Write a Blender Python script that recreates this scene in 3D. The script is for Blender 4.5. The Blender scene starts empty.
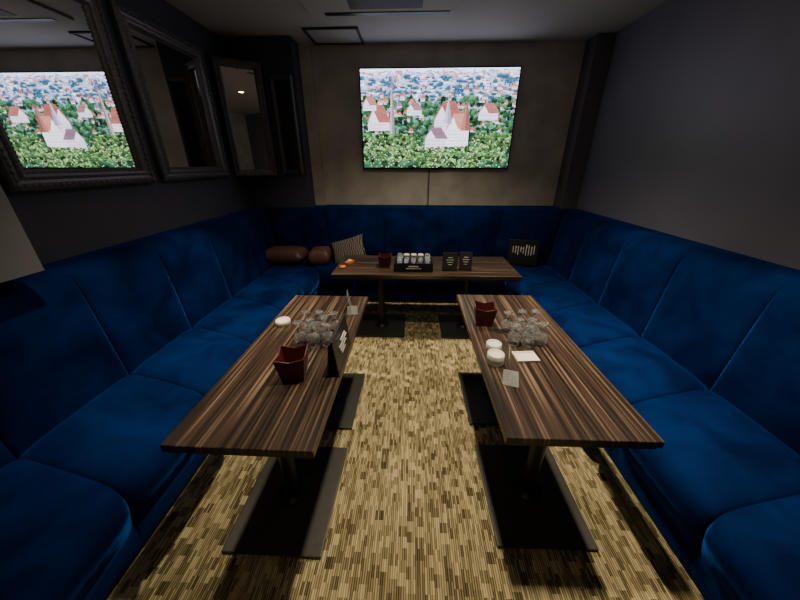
import bpy, bmesh, math, random
import numpy as np
from mathutils import Vector, Matrix
random.seed(7)
SC = bpy.context.scene
COL = SC.collection

# ------------------------------------------------------------------ materials
def newmat(name):
    m = bpy.data.materials.new(name); m.use_nodes = True
    nt = m.node_tree
    return m, nt, nt.nodes["Principled BSDF"]
def simple(name, col, rough=0.5, metal=0.0, noise=0.0, nscale=8.0, trans=0.0, ior=1.45, emis=None, estr=0.0, spec=0.5, bump=0.0, alpha=1.0):
    m, nt, b = newmat(name)
    b.inputs["Base Color"].default_value = (*col, 1)
    b.inputs["Roughness"].default_value = rough
    b.inputs["Metallic"].default_value = metal
    b.inputs["Transmission Weight"].default_value = trans
    b.inputs["IOR"].default_value = ior
    b.inputs["Specular IOR Level"].default_value = spec
    b.inputs["Alpha"].default_value = alpha
    if emis:
        b.inputs["Emission Color"].default_value = (*emis, 1)
        b.inputs["Emission Strength"].default_value = estr
    if noise > 0 or bump > 0:
        tc = nt.nodes.new("ShaderNodeTexCoord")
        n = nt.nodes.new("ShaderNodeTexNoise"); n.inputs["Scale"].default_value = nscale
        n.inputs["Detail"].default_value = 6
        nt.links.new(tc.outputs["Object"], n.inputs["Vector"])
        if noise > 0:
            mx = nt.nodes.new("ShaderNodeMix"); mx.data_type = 'RGBA'
            mx.inputs[6].default_value = (*[c*(1-noise) for c in col], 1)
            mx.inputs[7].default_value = (*[min(1, c*(1+noise)) for c in col], 1)
            nt.links.new(n.outputs["Fac"], mx.inputs[0])
            nt.links.new(mx.outputs[2], b.inputs["Base Color"])
        if bump > 0:
            bp = nt.nodes.new("ShaderNodeBump"); bp.inputs["Strength"].default_value = bump
            bp.inputs["Distance"].default_value = 0.01
            nt.links.new(n.outputs["Fac"], bp.inputs["Height"])
            nt.links.new(bp.outputs["Normal"], b.inputs["Normal"])
    return m

def mat_wood():
    m, nt, b = newmat("macassar_wood")
    L = nt.links; N = nt.nodes
    tc = N.new("ShaderNodeTexCoord")
    mp = N.new("ShaderNodeMapping"); mp.inputs["Scale"].default_value = (50, 0.7, 1)
    L.new(tc.outputs["Object"], mp.inputs["Vector"])
    n = N.new("ShaderNodeTexNoise"); n.inputs["Scale"].default_value = 1.6; n.inputs["Detail"].default_value = 6
    n.inputs["Distortion"].default_value = 0.25
    L.new(mp.outputs[0], n.inputs["Vector"])
    r = N.new("ShaderNodeValToRGB")
    e = r.color_ramp.elements
    e[0].position = 0.38; e[0].color = (0.016, 0.0105, 0.008, 1)
    e[1].position = 0.74; e[1].color = (0.25, 0.165, 0.105, 1)
    k = e.new(0.54); k.color = (0.062, 0.038, 0.026, 1)
    L.new(n.outputs["Fac"], r.inputs[0])
    L.new(r.outputs[0], b.inputs["Base Color"])
    b.inputs["Roughness"].default_value = 0.3
    return m

def mat_carpet():
    m, nt, b = newmat("striped_carpet")
    L = nt.links; N = nt.nodes
    def math_(op, a, bb=None):
        nd = N.new("ShaderNodeMath"); nd.operation = op
        for i, v in enumerate((a, bb)):
            if v is None: continue
            if isinstance(v, (int, float)): nd.inputs[i].default_value = v
            else: L.new(v, nd.inputs[i])
        return nd.outputs[0]
    tc = N.new("ShaderNodeTexCoord"); sp = N.new("ShaderNodeSeparateXYZ")
    L.new(tc.outputs["Object"], sp.inputs[0])
    x, y = sp.outputs[0], sp.outputs[1]
    cxm = math_('FLOOR', math_('DIVIDE', x, .040))
    cym = math_('FLOOR', math_('ADD', math_('DIVIDE', y, .046), math_('MULTIPLY', cxm, .5)))
    def noise2(a, c):
        cb = N.new("ShaderNodeCombineXYZ"); L.new(a, cb.inputs[0]); L.new(c, cb.inputs[1])
        w2 = N.new("ShaderNodeTexWhiteNoise"); w2.noise_dimensions = '2D'; L.new(cb.outputs[0], w2.inputs["Vector"])
        return w2.outputs[0]
    mid = noise2(cxm, cym)
    # fine ribs, dark groove between them
    rib = math_('ABSOLUTE', math_('SINE', math_('MULTIPLY', x, math.pi/.0100)))
    cxf = math_('FLOOR', math_('DIVIDE', x, .0100))
    fine = noise2(cxf, cym)
    val = math_('ADD', math_('ADD', math_('MULTIPLY', fine, 0.36), math_('MULTIPLY', mid, 0.28)), math_('MULTIPLY', rib, 0.36))
    r = N.new("ShaderNodeValToRGB"); e = r.color_ramp.elements
    e[0].position = 0.24; e[0].color = (0.045, 0.035, 0.016, 1)
    e[1].position = 0.84; e[1].color = (0.66, 0.55, 0.30, 1)
    k = e.new(0.48); k.color = (0.22, 0.175, 0.085, 1)
    L.new(val, r.inputs[0]); L.new(r.outputs[0], b.inputs["Base Color"])
    b.inputs["Roughness"].default_value = 0.95
    b.inputs["Specular IOR Level"].default_value = 0.1
    bp = N.new("ShaderNodeBump"); bp.inputs["Strength"].default_value = 0.4; bp.inputs["Distance"].default_value = 0.003
    L.new(val, bp.inputs["Height"]); L.new(bp.outputs[0], b.inputs["Normal"])
    return m

def mat_velvet():
    m, nt, b = newmat("blue_velvet")
    L = nt.links; N = nt.nodes
    tc = N.new("ShaderNodeTexCoord")
    n = N.new("ShaderNodeTexNoise"); n.inputs["Scale"].default_value = 3.5; n.inputs["Detail"].default_value = 6
    n.inputs["Distortion"].default_value = .6
    L.new(tc.outputs["Object"], n.inputs["Vector"])
    r = N.new("ShaderNodeValToRGB"); e = r.color_ramp.elements
    e[0].position = 0.35; e[0].color = (0.0006, 0.006, 0.042, 1)
    e[1].position = 0.68; e[1].color = (0.001, 0.018, 0.100, 1)
    L.new(n.outputs["Fac"], r.inputs[0]); L.new(r.outputs[0], b.inputs["Base Color"])
    b.inputs["Roughness"].default_value = 0.8
    b.inputs["Specular IOR Level"].default_value = 0.04
    b.inputs["Sheen Weight"].default_value = .80
    b.inputs["Sheen Roughness"].default_value = 0.28
    b.inputs["Sheen Tint"].default_value = (0.01, 0.22, 1.0, 1)
    n2 = N.new("ShaderNodeTexNoise"); n2.inputs["Scale"].default_value = 14; n2.inputs["Detail"].default_value = 3
    L.new(tc.outputs["Object"], n2.inputs["Vector"])
    bp = N.new("ShaderNodeBump"); bp.inputs["Strength"].default_value = .22; bp.inputs["Distance"].default_value = .02
    L.new(n2.outputs["Fac"], bp.inputs["Height"]); L.new(bp.outputs[0], b.inputs["Normal"])
    return m

M_WOOD = mat_wood(); M_CARPET = mat_carpet(); M_VELVET = mat_velvet()
M_EDGE = simple("table_edge", (0.05, 0.028, 0.018), 0.4)
M_IRON = simple("black_iron", (0.060, 0.056, 0.049), 0.42, 0.4, 0.3, 30)
M_POST = simple("black_post_paint", (0.015, 0.014, 0.013), 0.4)
M_CEIL = simple("ceiling_plaster", (0.56, 0.53, 0.49), 0.9, 0, 0.06, 3)
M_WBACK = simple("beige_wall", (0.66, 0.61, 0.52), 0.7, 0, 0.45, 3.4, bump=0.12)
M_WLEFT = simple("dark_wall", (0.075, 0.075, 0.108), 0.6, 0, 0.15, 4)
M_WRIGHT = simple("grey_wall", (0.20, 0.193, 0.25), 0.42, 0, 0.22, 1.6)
M_COLUMN = simple("column_grey_wall", (0.15, 0.145, 0.17), 0.6, 0, 0.1, 2)  # corner column, one even grey darker than the right wall
M_PIL = simple("grey_pillar_paint", (0.17, 0.165, 0.175), 0.7, 0, 0.08, 3)
M_FRAME = simple("antique_black_silver", (0.19, 0.18, 0.19), 0.42, 0.6, 0.6, 60)
M_MIRROR = simple("mirror_glass", (0.84, 0.85, 0.84), 0.015, 1.0)
M_BLACK = simple("black_plastic", (0.010, 0.010, 0.011), 0.35)
M_DARKGLASS = simple("dark_glass", (0.02, 0.02, 0.022), 0.08)
M_WHITE = simple("white_plastic", (0.75, 0.74, 0.68), 0.4)
M_CREAM = simple("cream_paper", (0.80, 0.76, 0.62), 0.8)
M_PRINT = simple("pale_print", (0.55, 0.53, 0.48), 0.6)
M_MAROON = simple("maroon_leather", (0.085, 0.015, 0.016), 0.4, 0, 0.25, 12)
M_BROWN = simple("brown_leather", (0.10, 0.05, 0.04), 0.5, 0, 0.25, 8)
M_GLASS = simple("clear_glass", (1, 1, 1), 0.03, 0, trans=.93, ior=1.45)
M_ACRYL = simple("clear_acrylic", (0.75, .80, .75), 0.08, 0, alpha=.22, spec=.8)
M_ORANGE = simple("orange_plastic", (0.65, 0.20, 0.04), 0.5)
M_VENT = simple("vent_grille", (0.06, 0.058, 0.055), 0.6)
M_LAMP = simple("lamp_disc", (1, 0.9, 0.7), 0.5, emis=(1, 0.86, 0.64), estr=30)
M_MENU = simple("menu_cover", (0.03, 0.028, 0.028), 0.4, 0, 0.4, 20)

# ------------------------------------------------------------------ builder
class MB:
    def __init__(s): s.bm = bmesh.new(); s.mats = []
    def mi(s, mat):
        if mat not in s.mats: s.mats.append(mat)
        return s.mats.index(mat)
    def _merge(s, b2, mat, smooth=False, mx=None):
        if mx is not None: b2.transform(mx)
        i = s.mi(mat)
        vm = {}
        for v in b2.verts: vm[v] = s.bm.verts.new(v.co)
        for f in b2.faces:
            try:
                nf = s.bm.faces.new([vm[v] for v in f.verts]); nf.material_index = i; nf.smooth = smooth
            except ValueError: pass
        b2.free()
    def box(s, c, size, mat, bevel=0.0, mx=None, seg=2):
        b = bmesh.new(); bmesh.ops.create_cube(b, size=1)
        bmesh.ops.scale(b, vec=size, verts=b.verts)
        if bevel > 0: bmesh.ops.bevel(b, geom=b.edges[:], offset=bevel, segments=seg, affect='EDGES', profile=0.6)
        M = Matrix.Translation(c) @ (mx if mx is not None else Matrix.Identity(4))
        s._merge(b, mat, False, M)
    def rev(s, prof, c, mat, n=24, smooth=True, mx=None):
        b = bmesh.new(); rings = []
        for r, z in prof:
            if r < 1e-5: rings.append([b.verts.new((0, 0, z))])
            else: rings.append([b.verts.new((r*math.cos(2*math.pi*k/n), r*math.sin(2*math.pi*k/n), z)) for k in range(n)])
        for a, d in zip(rings, rings[1:]):
            for k in range(n):
                k2 = (k+1) % n
                if len(a) == 1 and len(d) == 1: continue
                if len(a) == 1: b.faces.new((a[0], d[k2], d[k])) 
                elif len(d) == 1: b.faces.new((a[k], a[k2], d[0]))
                else: b.faces.new((a[k], a[k2], d[k2], d[k]))
        s._merge(b, mat, smooth, Matrix.Translation(c) @ (mx if mx is not None else Matrix.Identity(4)))
    def ball(s, c, r, mat, sc=(1, 1, 1), sub=1):
        b = bmesh.new(); bmesh.ops.create_icosphere(b, subdivisions=sub, radius=r)
        bmesh.ops.scale(b, vec=sc, verts=b.verts)
        s._merge(b, mat, True, Matrix.Translation(c))
    def grid(s, rows, mat, smooth=True, closed=False):
        i = s.mi(mat)
        V = [[s.bm.verts.new(p) for p in r] for r in rows]
        for a, d in zip(V, V[1:]):
            n = len(a)
            for k in range(n if closed else n-1):
                k2 = (k+1) % n
                f = s.bm.faces.new((a[k], a[k2], d[k2], d[k])); f.material_index = i; f.smooth = smooth
        return V
    def obj(s, name, loc=(0, 0, 0), rotz=0.0, parent=None, recalc=True):
        if recalc: bmesh.ops.recalc_face_normals(s.bm, faces=s.bm.faces[:])
        me = bpy.data.meshes.new(name); s.bm.to_mesh(me); s.bm.free()
        for m in s.mats: me.materials.append(m)
        o = bpy.data.objects.new(name, me); COL.objects.link(o)
        o.location = loc; o.rotation_euler = (0, 0, rotz)
        if parent: o.parent = parent
        return o
def empty(name, loc=(0, 0, 0), rotz=0):
    e = bpy.data.objects.new(name, None); COL.objects.link(e); e.location = loc; e.rotation_euler = (0, 0, rotz); e.empty_display_size = .1
    return e
def boxobj(name, lo, hi, mat, bevel=0):
    b = MB(); c = [(a+d)/2 for a, d in zip(lo, hi)]; sz = [d-a for a, d in zip(lo, hi)]
    b.box((0, 0, 0), sz, mat, bevel); return b.obj(name, c)

# ------------------------------------------------------------------ room
XW = 2.08; YB = 4.30; YF = -1.3; ZC = 2.85
boxobj("floor", (-XW-.1, YF-.1, -.1), (XW+.1, YB+.1, 0), M_CARPET)
boxobj("ceiling", (-XW-.1, YF-.1, ZC), (XW+.1, YB+.1, ZC+.1), M_CEIL)
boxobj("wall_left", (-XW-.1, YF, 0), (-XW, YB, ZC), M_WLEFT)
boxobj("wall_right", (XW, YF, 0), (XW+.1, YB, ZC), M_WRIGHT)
b = MB(); b.box((0, 0, 0), (2*XW+.2, .1, ZC), M_WBACK)
b.box((.20, -.0505, -.2), (.006, .002, 2.4), M_BLACK)          # panel joint
b.obj("wall_back", (0, YB+.05, ZC/2))
boxobj("wall_front", (-XW-.1, YF-.1, 0), (XW+.1, YF, ZC), M_WBACK)
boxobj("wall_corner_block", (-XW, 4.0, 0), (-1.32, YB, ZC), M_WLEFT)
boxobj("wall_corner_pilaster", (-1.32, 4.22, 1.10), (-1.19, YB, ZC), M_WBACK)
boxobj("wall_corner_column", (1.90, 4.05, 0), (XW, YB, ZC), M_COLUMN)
boxobj("wall_side_pillar", (-XW, YF, 1.15), (-1.77, 1.31, ZC), M_PIL)

# ------------------------------------------------------------------ sofa
def interp(pts, n):
    P = [Vector(p) for p in pts]; out = []
    for i in range(len(P)-1):
        p0 = P[max(i-1, 0)]; p1 = P[i]; p2 = P[i+1]; p3 = P[min(i+2, len(P)-1)]
        for k in range(n):
            t = k/n
            out.append(0.5*((2*p1)+(-p0+p2)*t+(2*p0-5*p1+4*p2-p3)*t*t+(-p0+3*p1-3*p2+p3)*t**3))
    out.append(P[-1]); return out
# (depth fraction, height, inflation)
SEAT = [(.13, .02, 0), (.12, .16, .4), (.10, .25, .9), (.075, .34, 1.2), (.085, .40, 1.2), (.13, .43, 1.0), (.27, .44, .8), (.45, .435, .8), (.60, .425, .8), (.70, .39, .5)]
BACK = [(.68, .36, .4), (.705, .50, .9), (.735, .70, 1), (.765, .88, 1), (.79, 1.00, .7), (.815, 1.06, .25), (.85, 1.09, .05), (.92, 1.10, 0), (1.0, 1.10, 0)]
def sweep(mb, prof, side, nseg, infl, y0=-.9):
    pr = interp(prof, 4)
    N = len(pr); K = 24
    rows = []
    depth = 1.0 if side != 'B' else .60
    nor = []
    for i in range(N):
        a = pr[max(i-1, 0)]; c = pr[min(i+1, N-1)]
        t = Vector(((c.x-a.x)*depth, c.y-a.y)).normalized()
        nor.append(Vector((-t.y, t.x)))
    for j in range(nseg*K+1):
        k = j % K; loc = .5-.5*math.cos(math.pi*k/K)
        s = (j//K + (loc if k else 0))/nseg
        f = (max(0, 1-abs(2*loc-1)**5))**.5 if k else 0
        row = []
        for i, p in enumerate(pr):
            o = infl*f*p.z
            d = (p.x*depth + nor[i].x*o)/depth; z = p.y + nor[i].y*o
            d = min(d, .995)
            if side == 'B':
                X = (1.08+d)*(2*s-1); Y = 3.40+.60*d
            else:
                yend = 3.40+.60*d
                Y = y0+(yend-y0)*s
                X = (1.08+d)*(-1 if side == 'L' else 1)
            row.append((X, Y, z))
        rows.append(row)
    mb.grid(rows, M_VELVET)
sofa = MB()
for sd, n in (('L', 8), ('R', 8)):
    sweep(sofa, SEAT, sd, n, .042); sweep(sofa, BACK, sd, n, .040)
sweep(sofa, SEAT, 'B', 5, .042); sweep(sofa, BACK, 'B', 5, .038)
sofa.box((.29, 4.15, .55), (3.20, .285, 1.10), M_VELVET, .01)
for sx in (-1, 1):
    sofa.box((sx*1.60, -.93, .55), (.94, .06, 1.10), M_VELVET, .015)
    sofa.box((sx*1.235, 1.2, .03), (.03, 4.2, .06), M_BLACK)
sofa.box((0, 3.49, .03), (2.4, .03, .06), M_BLACK)
sofa.obj("sectional_sofa", recalc=True)

# ------------------------------------------------------------------ tables
def table(name, cx, cy, w, l, rotz=0, bases=None, bw=.45, bl=.55):
    b = MB(); h = .70
    b.box((0, 0, h-.016), (w, l, .032), M_WOOD, .002, seg=1)
    b.box((0, 0, h-.040), (w-.02, l-.02, .016), M_EDGE)
    for by in bases:
        b.box((0, by, .012), (bw, bl, .012), M_IRON, .004)
        b.box((0, by, .004), (bw-.03, bl-.03, .008), M_IRON)
        b.rev([(0, .018), (.075, .018), (.07, .026), (.04, .03), (.038, .05)], (0, by, 0), M_POST)
        b.rev([(.035, .02), (.035, h-.05)], (0, by, 0), M_POST)
        b.box((0, by, h-.052), (.30, .30, .008), M_POST)
        b.box((0, by, h-.062), (.36, .05, .016), M_POST)
        b.box((0, by, h-.062), (.05, .36, .016), M_POST)
    return b.obj(name, (cx, cy, 0), rotz)
table("pedestal_table", -.607, 1.40, .56, 1.35, math.radians(-.5), bases=(-.385, .335), bw=.46, bl=.57)
table("pedestal_table", .642, 1.475, .57, 1.33, math.radians(.4), bases=(-.395, .32), bw=.46)
table("pedestal_table", .13, 2.87, .63, 1.72, math.pi/2, bases=(-.44, .44), bw=.50, bl=.50)

# ------------------------------------------------------------------ TV
W, H = 208, 117
SS = 2.6; PW, PH = int(W*SS), int(H*SS)
rng = np.random.default_rng(11)
img = np.zeros((PH, PW, 3))
for r in range(PH):
    t = r/PH
    img[r, :] = np.array([.62, .72, .86])*(1-t)+np.array([.10, .22, .14])*t
def rect(x, y, w, h, c):
    x0, y0, x1, y1 = [int(round(v*SS)) for v in (x, y, x+w, y+h)]
    img[max(0, y0):max(0, y1), max(0, x0):max(0, x1)] = c
def ell(cx, cy, rx, ry, c, j=.0):
    cx, cy, rx, ry = cx*SS, cy*SS, rx*SS, ry*SS
    if cy-ry >= PH-1 or cx-rx >= PW-1 or cx+rx < 1 or cy+ry < 1: return
    yy, xx = np.mgrid[max(0, int(cy-ry)):min(PH, int(cy+ry)+1), max(0, int(cx-rx)):min(PW, int(cx+rx)+1)]
    m = ((xx-cx)/rx)**2+((yy-cy)/ry)**2 < 1+.35*rng.standard_normal(xx.shape)
    sh = 1.3-.6*(yy[m]-cy+ry)/(2*ry)
    img[yy[m], xx[m]] = np.array(c)*sh[:, None]*(1+j*rng.standard_normal((m.sum(), 1)))
def tri(pts, c):
    pts = [(p[0]*SS, p[1]*SS) for p in pts]
    xs = [p[0] for p in pts]; ys = [p[1] for p in pts]
    if min(xs) >= PW-1 or min(ys) >= PH-1 or max(xs) < 1 or max(ys) < 1: return
    yy, xx = np.mgrid[max(0, int(min(ys))):min(PH, int(max(ys))+1), max(0, int(min(xs))):min(PW, int(max(xs))+1)]
    m = np.ones(xx.shape, bool); n = len(pts); area = sum(pts[i][0]*pts[(i+1) % n][1]-pts[(i+1) % n][0]*pts[i][1] for i in range(n))
    for i in range(n):
        x0, y0 = pts[i]; x1, y1 = pts[(i+1) % n]
        m &= ((x1-x0)*(yy-y0)-(y1-y0)*(xx-x0))*(1 if area > 0 else -1) >= 0
    img[yy[m], xx[m]] = c
rect(0, 0, W, 4, (.85, .9, 1))
for k in range(700):      # distant pale town
    x, y = rng.uniform(-4, W), rng.uniform(2, 34); w, h = rng.uniform(1.5, 6), rng.uniform(1, 3.4)
    c = [(.85, .88, .98), (.68, .66, .78), (.9, .85, .86), (.50, .60, .80), (.62, .44, .44)][rng.integers(5)]
    rect(x, y, w, h, c); rect(x, y-.8, w, 1.1, [(.55, .34, .32), (.35, .42, .58), (.60, .42, .38)][rng.integers(3)])
for k in range(300):
    ell(rng.uniform(0, W), rng.uniform(8, 42), rng.uniform(1, 5), rng.uniform(.8, 2.6), (.12, .25, .32), .25)
for k in range(900):
    x, y = rng.uniform(0, W), rng.uniform(32, 117)
    g = rng.uniform(.25, 1.7)
    ell(x, y, rng.uniform(1.5, 6), rng.uniform(1.2, 5), (.11*g, .21*g, .13*g), .4)
for k in range(80):
    x, y = rng.uniform(0, W), rng.uniform(20, 74); w, h = rng.uniform(3, 8), rng.uniform(1.6, 3.6)
    rect(x, y, w, h, (.74, .72, .78))
    for q in range(int(w/1.6)): rect(x+.6+q*1.6, y+.8, .7, 1.1, (.25, .26, .34))
    tri([(x-1, y), (x+w+1, y), (x+w*.7, y-4), (x+w*.3, y-4)], [(.56, .28, .22), (.46, .30, .30), (.62, .36, .28)][rng.integers(3)])
for k in range(320):
    x, y = rng.uniform(0, W), rng.uniform(40, 100); g = rng.uniform(.3, 1.8)
    ell(x, y, rng.uniform(1, 3.6), rng.uniform(1, 3.6), (.12*g, .22*g, .12*g), .4)
def house(x, y, w, h, rh, roof, wall=(.80, .76, .80)):
    tri([(x-2, y), (x+w+2, y), (x+w*.72, y-rh), (x+w*.28, y-rh)], roof)
    for q in range(0, int(rh)*2): rect(x+w*.3-(q/2)*w*.3/rh*.9, y-rh+q*.5, w*.4+(q/2)*w*.6/rh*.9, .22, [c*(.75+.1*(q % 3)) for c in roof])
    rect(x, y, w, h, wall)
    tri([(x, y), (x+w*.5, y), (x+w*.25, y-rh*.75)], wall)
    rect(x, y, w, .5, [c*.6 for c in wall])
    for a in range(int(x)+2, int(x+w)-2, 3):
        for d in range(int(y)+2, int(y+h)-1, 4): rect(a, d, 1.0, 1.8, (.22, .22, .30)); rect(a+.4, d, .2, 1.8, (.7, .7, .7))
house(8, 60, 30, 10, 20, (.52, .28, .24)); house(2, 40, 18, 6, 10, (.56, .34, .30))
house(100, 58, 38, 18, 22, (.50, .26, .22)); house(118, 68, 30, 22, 18, (.66, .42, .34), (.90, .84, .86))
house(88, 80, 30, 14, 14, (.40, .30, .34)); house(160, 50, 26, 8, 12, (.54, .30, .26)); house(62, 46, 20, 6, 9, (.48, .32, .32))
tri([(38, 74), (45, 74), (42.6, 18), (40, 18)], (.58, .50, .50)); tri([(39, 20), (44, 20), (41.5, 6)], (.35, .33, .40))
tri([(41.5, 74), (45, 74), (42.6, 18), (41.3, 18)], (.40, .34, .36))
tri([(112, 62), (124, 62), (118, 30)], (.62, .60, .68)); tri([(118, 62), (124, 62), (118, 30)], (.46, .44, .52))
tri([(136, 70), (150, 70), (143, 34)], (.54, .30, .25)); tri([(143, 70), (150, 70), (143, 34)], (.40, .22, .19))
for k in range(1000):
    x = rng.uniform(0, W); y = rng.uniform(84, 118)+(-10 if x < 80 or x > 160 else 6)
    g = rng.uniform(.2, 1.9); ell(x, y, rng.uniform(1, 3.4), rng.uniform(.8, 2.6), (.18*g, .27*g, .13*g), .35)
for k in range(260):
    ell(rng.uniform(0, W), rng.uniform(80, 117), .9, .7, (.66, .66, .46), .2)
img = np.clip(img*(1+.12*rng.standard_normal((PH, PW, 1))), 0, 1)
img = img**1.8*np.array([.96, .98, 1.14])
tvw, tvh = 1.83, 1.04
tv = empty("wall_mounted_television", (.285, YB, 2.09))
b = MB()
b.box((0, -.045, 0), (tvw+.03, .035, tvh+.03), M_BLACK, .004)
b.box((0, -.014, 0), (.7, .028, .45), M_BLACK)
b.box((0, -.055, -tvh/2-.02), (.10, .012, .012), M_BLACK)
b.obj("housing", parent=tv)
me = bpy.data.meshes.new("screen")
vs = [(-tvw/2+tvw*i/PW, -.0635, tvh/2-tvh*j/PH) for j in range(PH+1) for i in range(PW+1)]
fs = [(j*(PW+1)+i, (j+1)*(PW+1)+i, (j+1)*(PW+1)+i+1, j*(PW+1)+i+1) for j in range(PH) for i in range(PW)]
me.from_pydata(vs, [], fs)
ca = me.color_attributes.new("picture", 'FLOAT_COLOR', 'CORNER')
cols = np.repeat(np.concatenate([img.reshape(-1, 3), np.ones((PW*PH, 1))], axis=1), 4, axis=0).astype(np.float32)
ca.data.foreach_set("color", cols.ravel())
m, nt, bs = newmat("screen_picture")
at = nt.nodes.new("ShaderNodeAttribute"); at.attribute_name = "picture"
nt.links.new(at.outputs["Color"], bs.inputs["Emission Color"])
bs.inputs["Emission Strength"].default_value = 2.9
bs.inputs["Base Color"].default_value = (.01, .01, .01, 1); bs.inputs["Roughness"].default_value = .2
me.materials.append(m)
so = bpy.data.objects.new("screen", me); COL.objects.link(so); so.parent = tv
b = MB(); b.rev([(.006, 0), (.006, .45)], (0, 0, 0), M_BLACK, 8); b.obj("power_cable", (.215, YB-.012, 1.10))

# ------------------------------------------------------------------ mirrors
def mirror(name, w, h, loc, rotz, fw=.11, glass=M_MIRROR, ornate=True):
    """lies in local YZ plane, facing +X"""
    b = MB()
    prof = [(0, 0), (0, .028), (.012, .042), (.028, .046), (.042, .034), (.058, .030), (.074, .040), (.088, .036), (.100, .020), (.11, .012), (.11, .004)]
    rows = []
    for o, hh in prof:
        o = o*fw/.11; y = w/2-o; z = h/2-o
        rows.append([(hh, -y, -z), (hh, y, -z), (hh, y, z), (hh, -y, z)])
    b.grid(rows, M_FRAME, smooth=False, closed=True)
    if ornate:
        for off, r, step, hh in ((.030, .015, .034, .040), (.066, .007, .0165, .033), (.092, .008, .02, .030)):
            off *= fw/.11
            for ax in (0, 1):
                L = (w if ax == 0 else h)-2*off; n = int(L/step)
                for k in range(n+1):
                    p = -L/2+L*k/n
                    for sgn in (-1, 1):
                        if ax == 0: b.ball((hh, p, sgn*(h/2-off)), r, M_FRAME, (1, 1.15, .8))
                        else: b.ball((hh, sgn*(w/2-off), p), r, M_FRAME, (1, .8, 1.15))
    y, z = w/2-fw+.003, h/2-fw+.003
    i = b.mi(glass)
    f = b.bm.faces.new([b.bm.verts.new(p) for p in ((.008, -y, -z), (.008, y, -z), (.008, y, z), (.008, -y, z))]); f.material_index = i
    b.box((.0, 0, 0), (.008, w-.02, h-.02), M_BLACK)
    return b.obj(name, loc, rotz, recalc=True)
mirror("ornate_wall_mirror", .94, 1.14, (-XW+.012, 2.01, 2.05), math.radians(0))
mirror("ornate_wall_mirror", .94, 1.14, (-XW+.012, 3.05, 2.05), 0)
mirror("ornate_wall_mirror", .46, 1.12, (-1.86, 3.80, 2.04), math.radians(-58), fw=.075)
mirror("framed_dark_mirror", .25, 1.00, (-1.475, 3.99, 2.0), math.radians(-90), fw=.05, glass=M_DARKGLASS, ornate=False)

# ------------------------------------------------------------------ ceiling fittings
b = MB()
for sx, sy, cx, cy in ((.56, .025, 0, .21), (.56, .025, 0, -.21), (.025, .44, .27, 0), (.025, .44, -.27, 0)):
    b.box((cx, cy, -.008), (sx, sy, .016), M_VENT, .003)
b.box((0, 0, -.003), (.5, .40, .004), M_CEIL)
b.obj("ceiling_access_hatch", (-.85, 4.02, ZC))
b = MB(); b.box((0, 0, -.012), (1.4, .9, .024), M_CEIL, .008)
b.box((0, 0, -.026), (.62, .62, .006), M_VENT, .002)
for sy in (-1, 1): b.box((0, sy*.40, -.027), (1.1, .05, .006), M_BLACK)
b.obj("ceiling_air_conditioner", (-.25, 3.05, ZC))
# x, y, energy, cone
LIGHTS = [(-1.22, 1.45, 150, 52), (1.25, 1.35, 200, 56), (-1.22, 2.35, 150, 52), (1.25, 2.35, 170, 56),
          (.12, 1.25, 130, 84), (.12, 2.45, 155, 124), (-.35, -.6, 8, 130)]
for x, y, e, cone in LIGHTS:
    b = MB(); b.rev([(.045, -.002), (.06, -.008), (.07, -.006), (.072, 0)], (0, 0, 0), M_WHITE)
    b.rev([(0, -.001), (.045, -.001)], (0, 0, 0), M_LAMP); b.obj("recessed_downlight", (x, y, ZC))
    l = bpy.data.lights.new("downlight_lamp", 'SPOT'); l.energy = e; l.color = (1, .86, .63)
    l.spot_size = math.radians(cone); l.spot_blend = .85; l.shadow_soft_size = .05
    o = bpy.data.objects.new("downlight_lamp", l); COL.objects.link(o); o.location = (x, y, ZC-.03)

# ------------------------------------------------------------------ table-top items
T = .70
def tumbler(b, c, r=.034, h=.10, up=True, mat=M_GLASS):
    p = [(0, 0), (r*.80, 0), (r*.86, h*.3), (r, h), (r-.003, h), (r*.80-.003, .012), (0, .012)]
    if not up: p = [(a, h-z) for a, z in p]
    b.rev(p, c, mat, 20)
def goblet(b, c, r=.036, h=.135, mat=M_GLASS):
    """footed glass standing upside down on its rim"""
    p = [(r*.86, 0), (r*.95, .02), (r, .045), (r*.85, .07), (r*.4, .085), (.006, .092), (.005, h-.012), (.010, h-.006), (r*.82, h-.002), (r*.82, h),
         (0, h)]
    q = [(0, .082), (r*.35, .080), (r*.80, .066), (r-.0025, .045), (r*.95-.0025, .02), (r*.86-.002, 0), (r*.86, 0)]
    b.rev(q+p[1:], c, mat, 24)
def glasses(name, cx, cy, z=T, seed=1):
    rnd = random.Random(seed); b = MB()
    for i, (x, y) in enumerate([(-.075, -.04), (0, -.05), (.075, -.035), (-.038, .025), (.038, .03), (-.08, .09), (0, .095), (.078, .10)]):
        goblet(b, (x, y, 0), h=.12+.02*rnd.random())
    return b.obj(name, (cx, cy, z))
def maroon_box(cx, cy, rz=0, s=1.0, z=T):
    b = MB(); rows = []
    def ring(w, z, zc):
        out = []
        for k in range(8):
            a = k*math.pi/4+math.pi/4
            if k % 2 == 0: out.append((w*math.sqrt(2)*math.cos(a)*s, w*math.sqrt(2)*math.sin(a)*s, zc*s))
            else: out.append((w*.95*math.cos(a)*s, w*.95*math.sin(a)*s, z*s))
        return out
    rows = [ring(.001, 0, 0), ring(.046, 0, 0), ring(.063, .106, .122), ring(.058, .107, .121), ring(.042, .008, .008), ring(.001, .008, .008)]
    b.grid(rows, M_MAROON, smooth=False, closed=True)
    return b.obj("leather_tabletop_bin", (cx, cy, z), rz)
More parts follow.
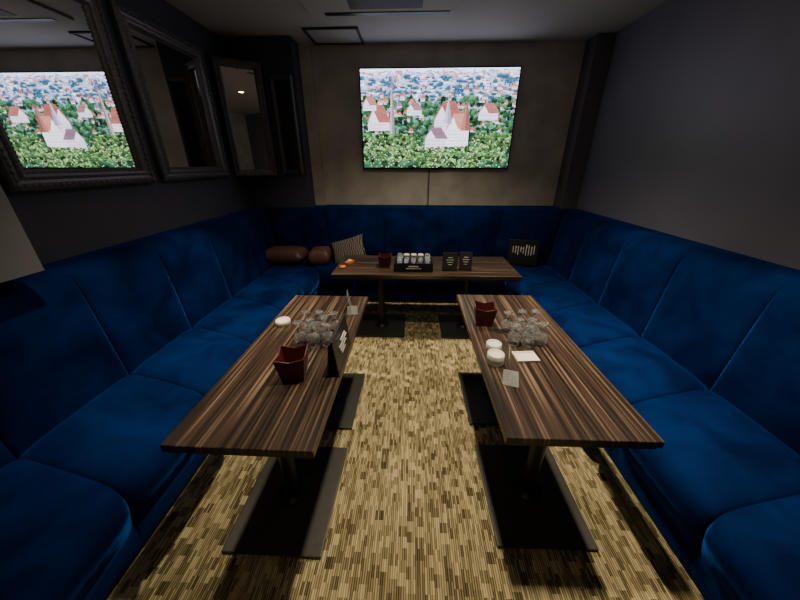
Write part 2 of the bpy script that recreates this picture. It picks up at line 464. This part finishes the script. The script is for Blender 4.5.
def tin(name, cx, cy, r=.042, h=.04, z=T, mat=M_WHITE):
    b = MB()
    b.rev([(0, 0), (r*.96, 0), (r, .004), (r, h-.004), (r-.003, h), (r-.008, h), (r-.010, h-.006), (r*.6, h-.010), (r*.2, h-.010), (0, h-.006)], (0, 0, 0), mat, 32)
    b.rev([(r+.0006, h*.35), (r+.0006, h*.6)], (0, 0, 0), M_PRINT, 32)
    return b.obj(name, (cx, cy, z))
def menu_stand(name, cx, cy, rz, w=.20, h=.16, d=.05, z=T, cover=M_MENU):
    b = MB()
    b.box((0, 0, .006), (w, d+.02, .012), M_BLACK, .002)
    for k, yy in enumerate((-d*.35, 0, d*.35)):
        hh = h*(1, .96, .90)[k]
        mx = Matrix.Rotation(math.radians((-6, 0, 6)[k]), 4, 'X')
        b.box((0, yy, .012+hh/2), (w*(.98, .9, .95)[k], .008, hh), cover, .002, mx=mx)
    yf = -d*.35-.0085
    for r in range(4):
        ww = w*(.3, .5, .4, .25)[r]; zz = .012+h*(.72-.14*r)
        b.box((0, yf, zz), (ww, .006, h*.03), M_PRINT, mx=Matrix.Rotation(math.radians(-6), 4, 'X'))
    return b.obj(name, (cx, cy, z), rz)
def acrylic(name, cx, cy, rz, w=.11, h=.15, z=T):
    b = MB()
    b.box((0, 0, .0015), (w, .07, .003), M_ACRYL)
    mx = Matrix.Rotation(math.radians(-10), 4, 'X')
    b.box((0, .014, h/2+.003), (w, .003, h), M_ACRYL, mx=mx)
    return b.obj(name, (cx, cy, z), rz)
# left table
tin("ashtray_tin", -.80, 1.63, .045, .028, mat=M_CREAM)
glasses("drinking_glasses", -.53, 1.44, seed=2)
maroon_box(-.545, 1.135, .15, 1.06)
menu_stand("menu_stand", -.360, 1.27, math.pi/2, .29, .18, .045)
acrylic("acrylic_sign_holder", -.40, 1.83, math.pi/2+.2, .13, .13)
# right table
maroon_box(.46, 1.69, -.1, 1.03)
glasses("drinking_glasses", .65, 1.49, seed=4)
tin("ashtray_tin", .43, 1.27, .042, .058, mat=M_CREAM); tin("ashtray_tin", .445, 1.37, .040, .055, mat=M_WHITE)
b = MB(); b.box((0, 0, .006), (.115, .085, .012), M_CREAM, .001); b.box((0, .03, .013), (.10, .012, .002), M_PRINT)
b.obj("memo_pad", (.60, 1.32, T), .08)
acrylic("acrylic_sign_holder", .475, 1.15, math.pi/2-.3, .12, .14)
# back table
b = MB()
b.box((0, 0, .005), (.36, .20, .010), M_BLACK, .002)
for yy in (-.095, .095): b.box((0, yy, .045), (.36, .008, .08), M_BLACK, .002)
for xx in (-.176, .176): b.box((xx, 0, .045), (.008, .19, .08), M_BLACK, .002)
b.box((0, -.1, .055), (.09, .003, .012), M_PRINT); b.box((0, -.1, .035), (.14, .003, .006), M_PRINT)
for i in range(5):
    for j in range(2): tumbler(b, (-.13+.065*i, -.035+.075*j, .011), .030, .13, False)
for i in range(3): b.rev([(0, 0), (.027, 0), (.027, .012), (0, .012)], (-.065+.065*i, -.035, .142), M_CREAM)
b.obj("glass_caddy", (.02, 2.74, T))
maroon_box(-.255, 2.80, 0)
menu_stand("menu_stand", .36, 2.72, 0, .14, .16, .04); menu_stand("menu_stand", .51, 2.74, -.15, .12, .16, .04)
b = MB(); b.box((0, 0, .015), (.10, .05, .03), M_ORANGE, .006); b.box((0, .0, .034), (.04, .03, .008), M_WHITE, .002)
b.obj("oshibori_holder", (-.62, 2.88, T), 1.2)
b = MB(); b.rev([(0, 0), (.03, 0), (.03, .02), (.022, .022), (0, .012)], (0, 0, 0), M_ORANGE); b.obj("candle_dish", (-.66, 2.74, T))

# ------------------------------------------------------------------ cushions
def pillow(name, w, h, t, loc, rot, mat, ex=2.6):
    b = MB(); n = 16; rows = []
    for sgn in (1, -1):
        rows = []
        for i in range(n+1):
            row = []
            for j in range(n+1):
                u, v = 2*i/n-1, 2*j/n-1
                k = max(0, (1-abs(u)**ex))*max(0, (1-abs(v)**ex))
                pin = 1-.07*(1-abs(u)**2)*abs(v)**3; pin2 = 1-.07*(1-abs(v)**2)*abs(u)**3
                row.append((u*w/2*pin2, v*h/2*pin, sgn*t/2*k**.5))
            rows.append(row)
        b.grid(rows, mat)
    bmesh.ops.remove_doubles(b.bm, verts=b.bm.verts[:], dist=.0005)
    o = b.obj(name, loc); o.rotation_euler = rot; return o
m, nt, bs = newmat("patterned_fabric")
tc = nt.nodes.new("ShaderNodeTexCoord"); wv = nt.nodes.new("ShaderNodeTexWave"); wv.inputs["Scale"].default_value = 14; wv.inputs["Distortion"].default_value = 6
wv.inputs["Detail"].default_value = 0
rp = nt.nodes.new("ShaderNodeValToRGB"); rp.color_ramp.elements[0].color = (.02, .018, .02, 1); rp.color_ramp.elements[1].color = (.22, .19, .17, 1)
rp.color_ramp.elements[0].position = .35; rp.color_ramp.elements[1].position = .6
nt.links.new(tc.outputs["Object"], wv.inputs["Vector"]); nt.links.new(wv.outputs["Fac"], rp.inputs[0]); nt.links.new(rp.outputs[0], bs.inputs["Base Color"])
bs.inputs["Roughness"].default_value = .9
pillow("patterned_throw_pillow", .44, .32, .13, (-.80, 3.69, .62), (math.radians(58), math.radians(-16), 0), m)
pillow("brown_leather_cushion", .55, .34, .20, (-1.60, 3.62, .565), (0, 0, .0), M_BROWN, 5)
pillow("brown_leather_cushion", .26, .34, .20, (-1.14, 3.62, .565), (0, 0, .1), M_BROWN, 5)
# black shopping bag leaning on the sofa back
b = MB()
b.box((0, 0, .15), (.34, .09, .30), M_BLACK, .006)
for x in (-.07, .07): b.box((x, -.03, .34), (.006, .004, .09), M_BLACK)
b.box((0, -.03, .385), (.146, .004, .006), M_BLACK)
rr = random.Random(3)
for k in range(9):
    x = -.12+.03*k; hh = rr.uniform(.06, .13)
    b.box((x, -.0465, .18+rr.uniform(-.01, .01)), (.007, .002, hh), M_WHITE)
    if k % 2: b.box((x+.009, -.0465, .18+hh*.3), (.018, .002, .007), M_WHITE)
o = b.obj("printed_shopping_bag", (1.36, 3.63, .475)); o.rotation_euler = (math.radians(-14), 0, -.25)

# ------------------------------------------------------------------ world + camera
w = bpy.data.worlds.new("world"); SC.world = w; w.use_nodes = True
w.node_tree.nodes["Background"].inputs[0].default_value = (.05, .05, .06, 1)
cam = bpy.data.cameras.new("camera"); cam.sensor_width = 36; cam.lens = 13.5; cam.clip_start = .02
co = bpy.data.objects.new("camera", cam); COL.objects.link(co)
co.location = (0, 0, 1.62); co.rotation_euler = (math.radians(65.5), 0, math.radians(2.26))
SC.camera = co
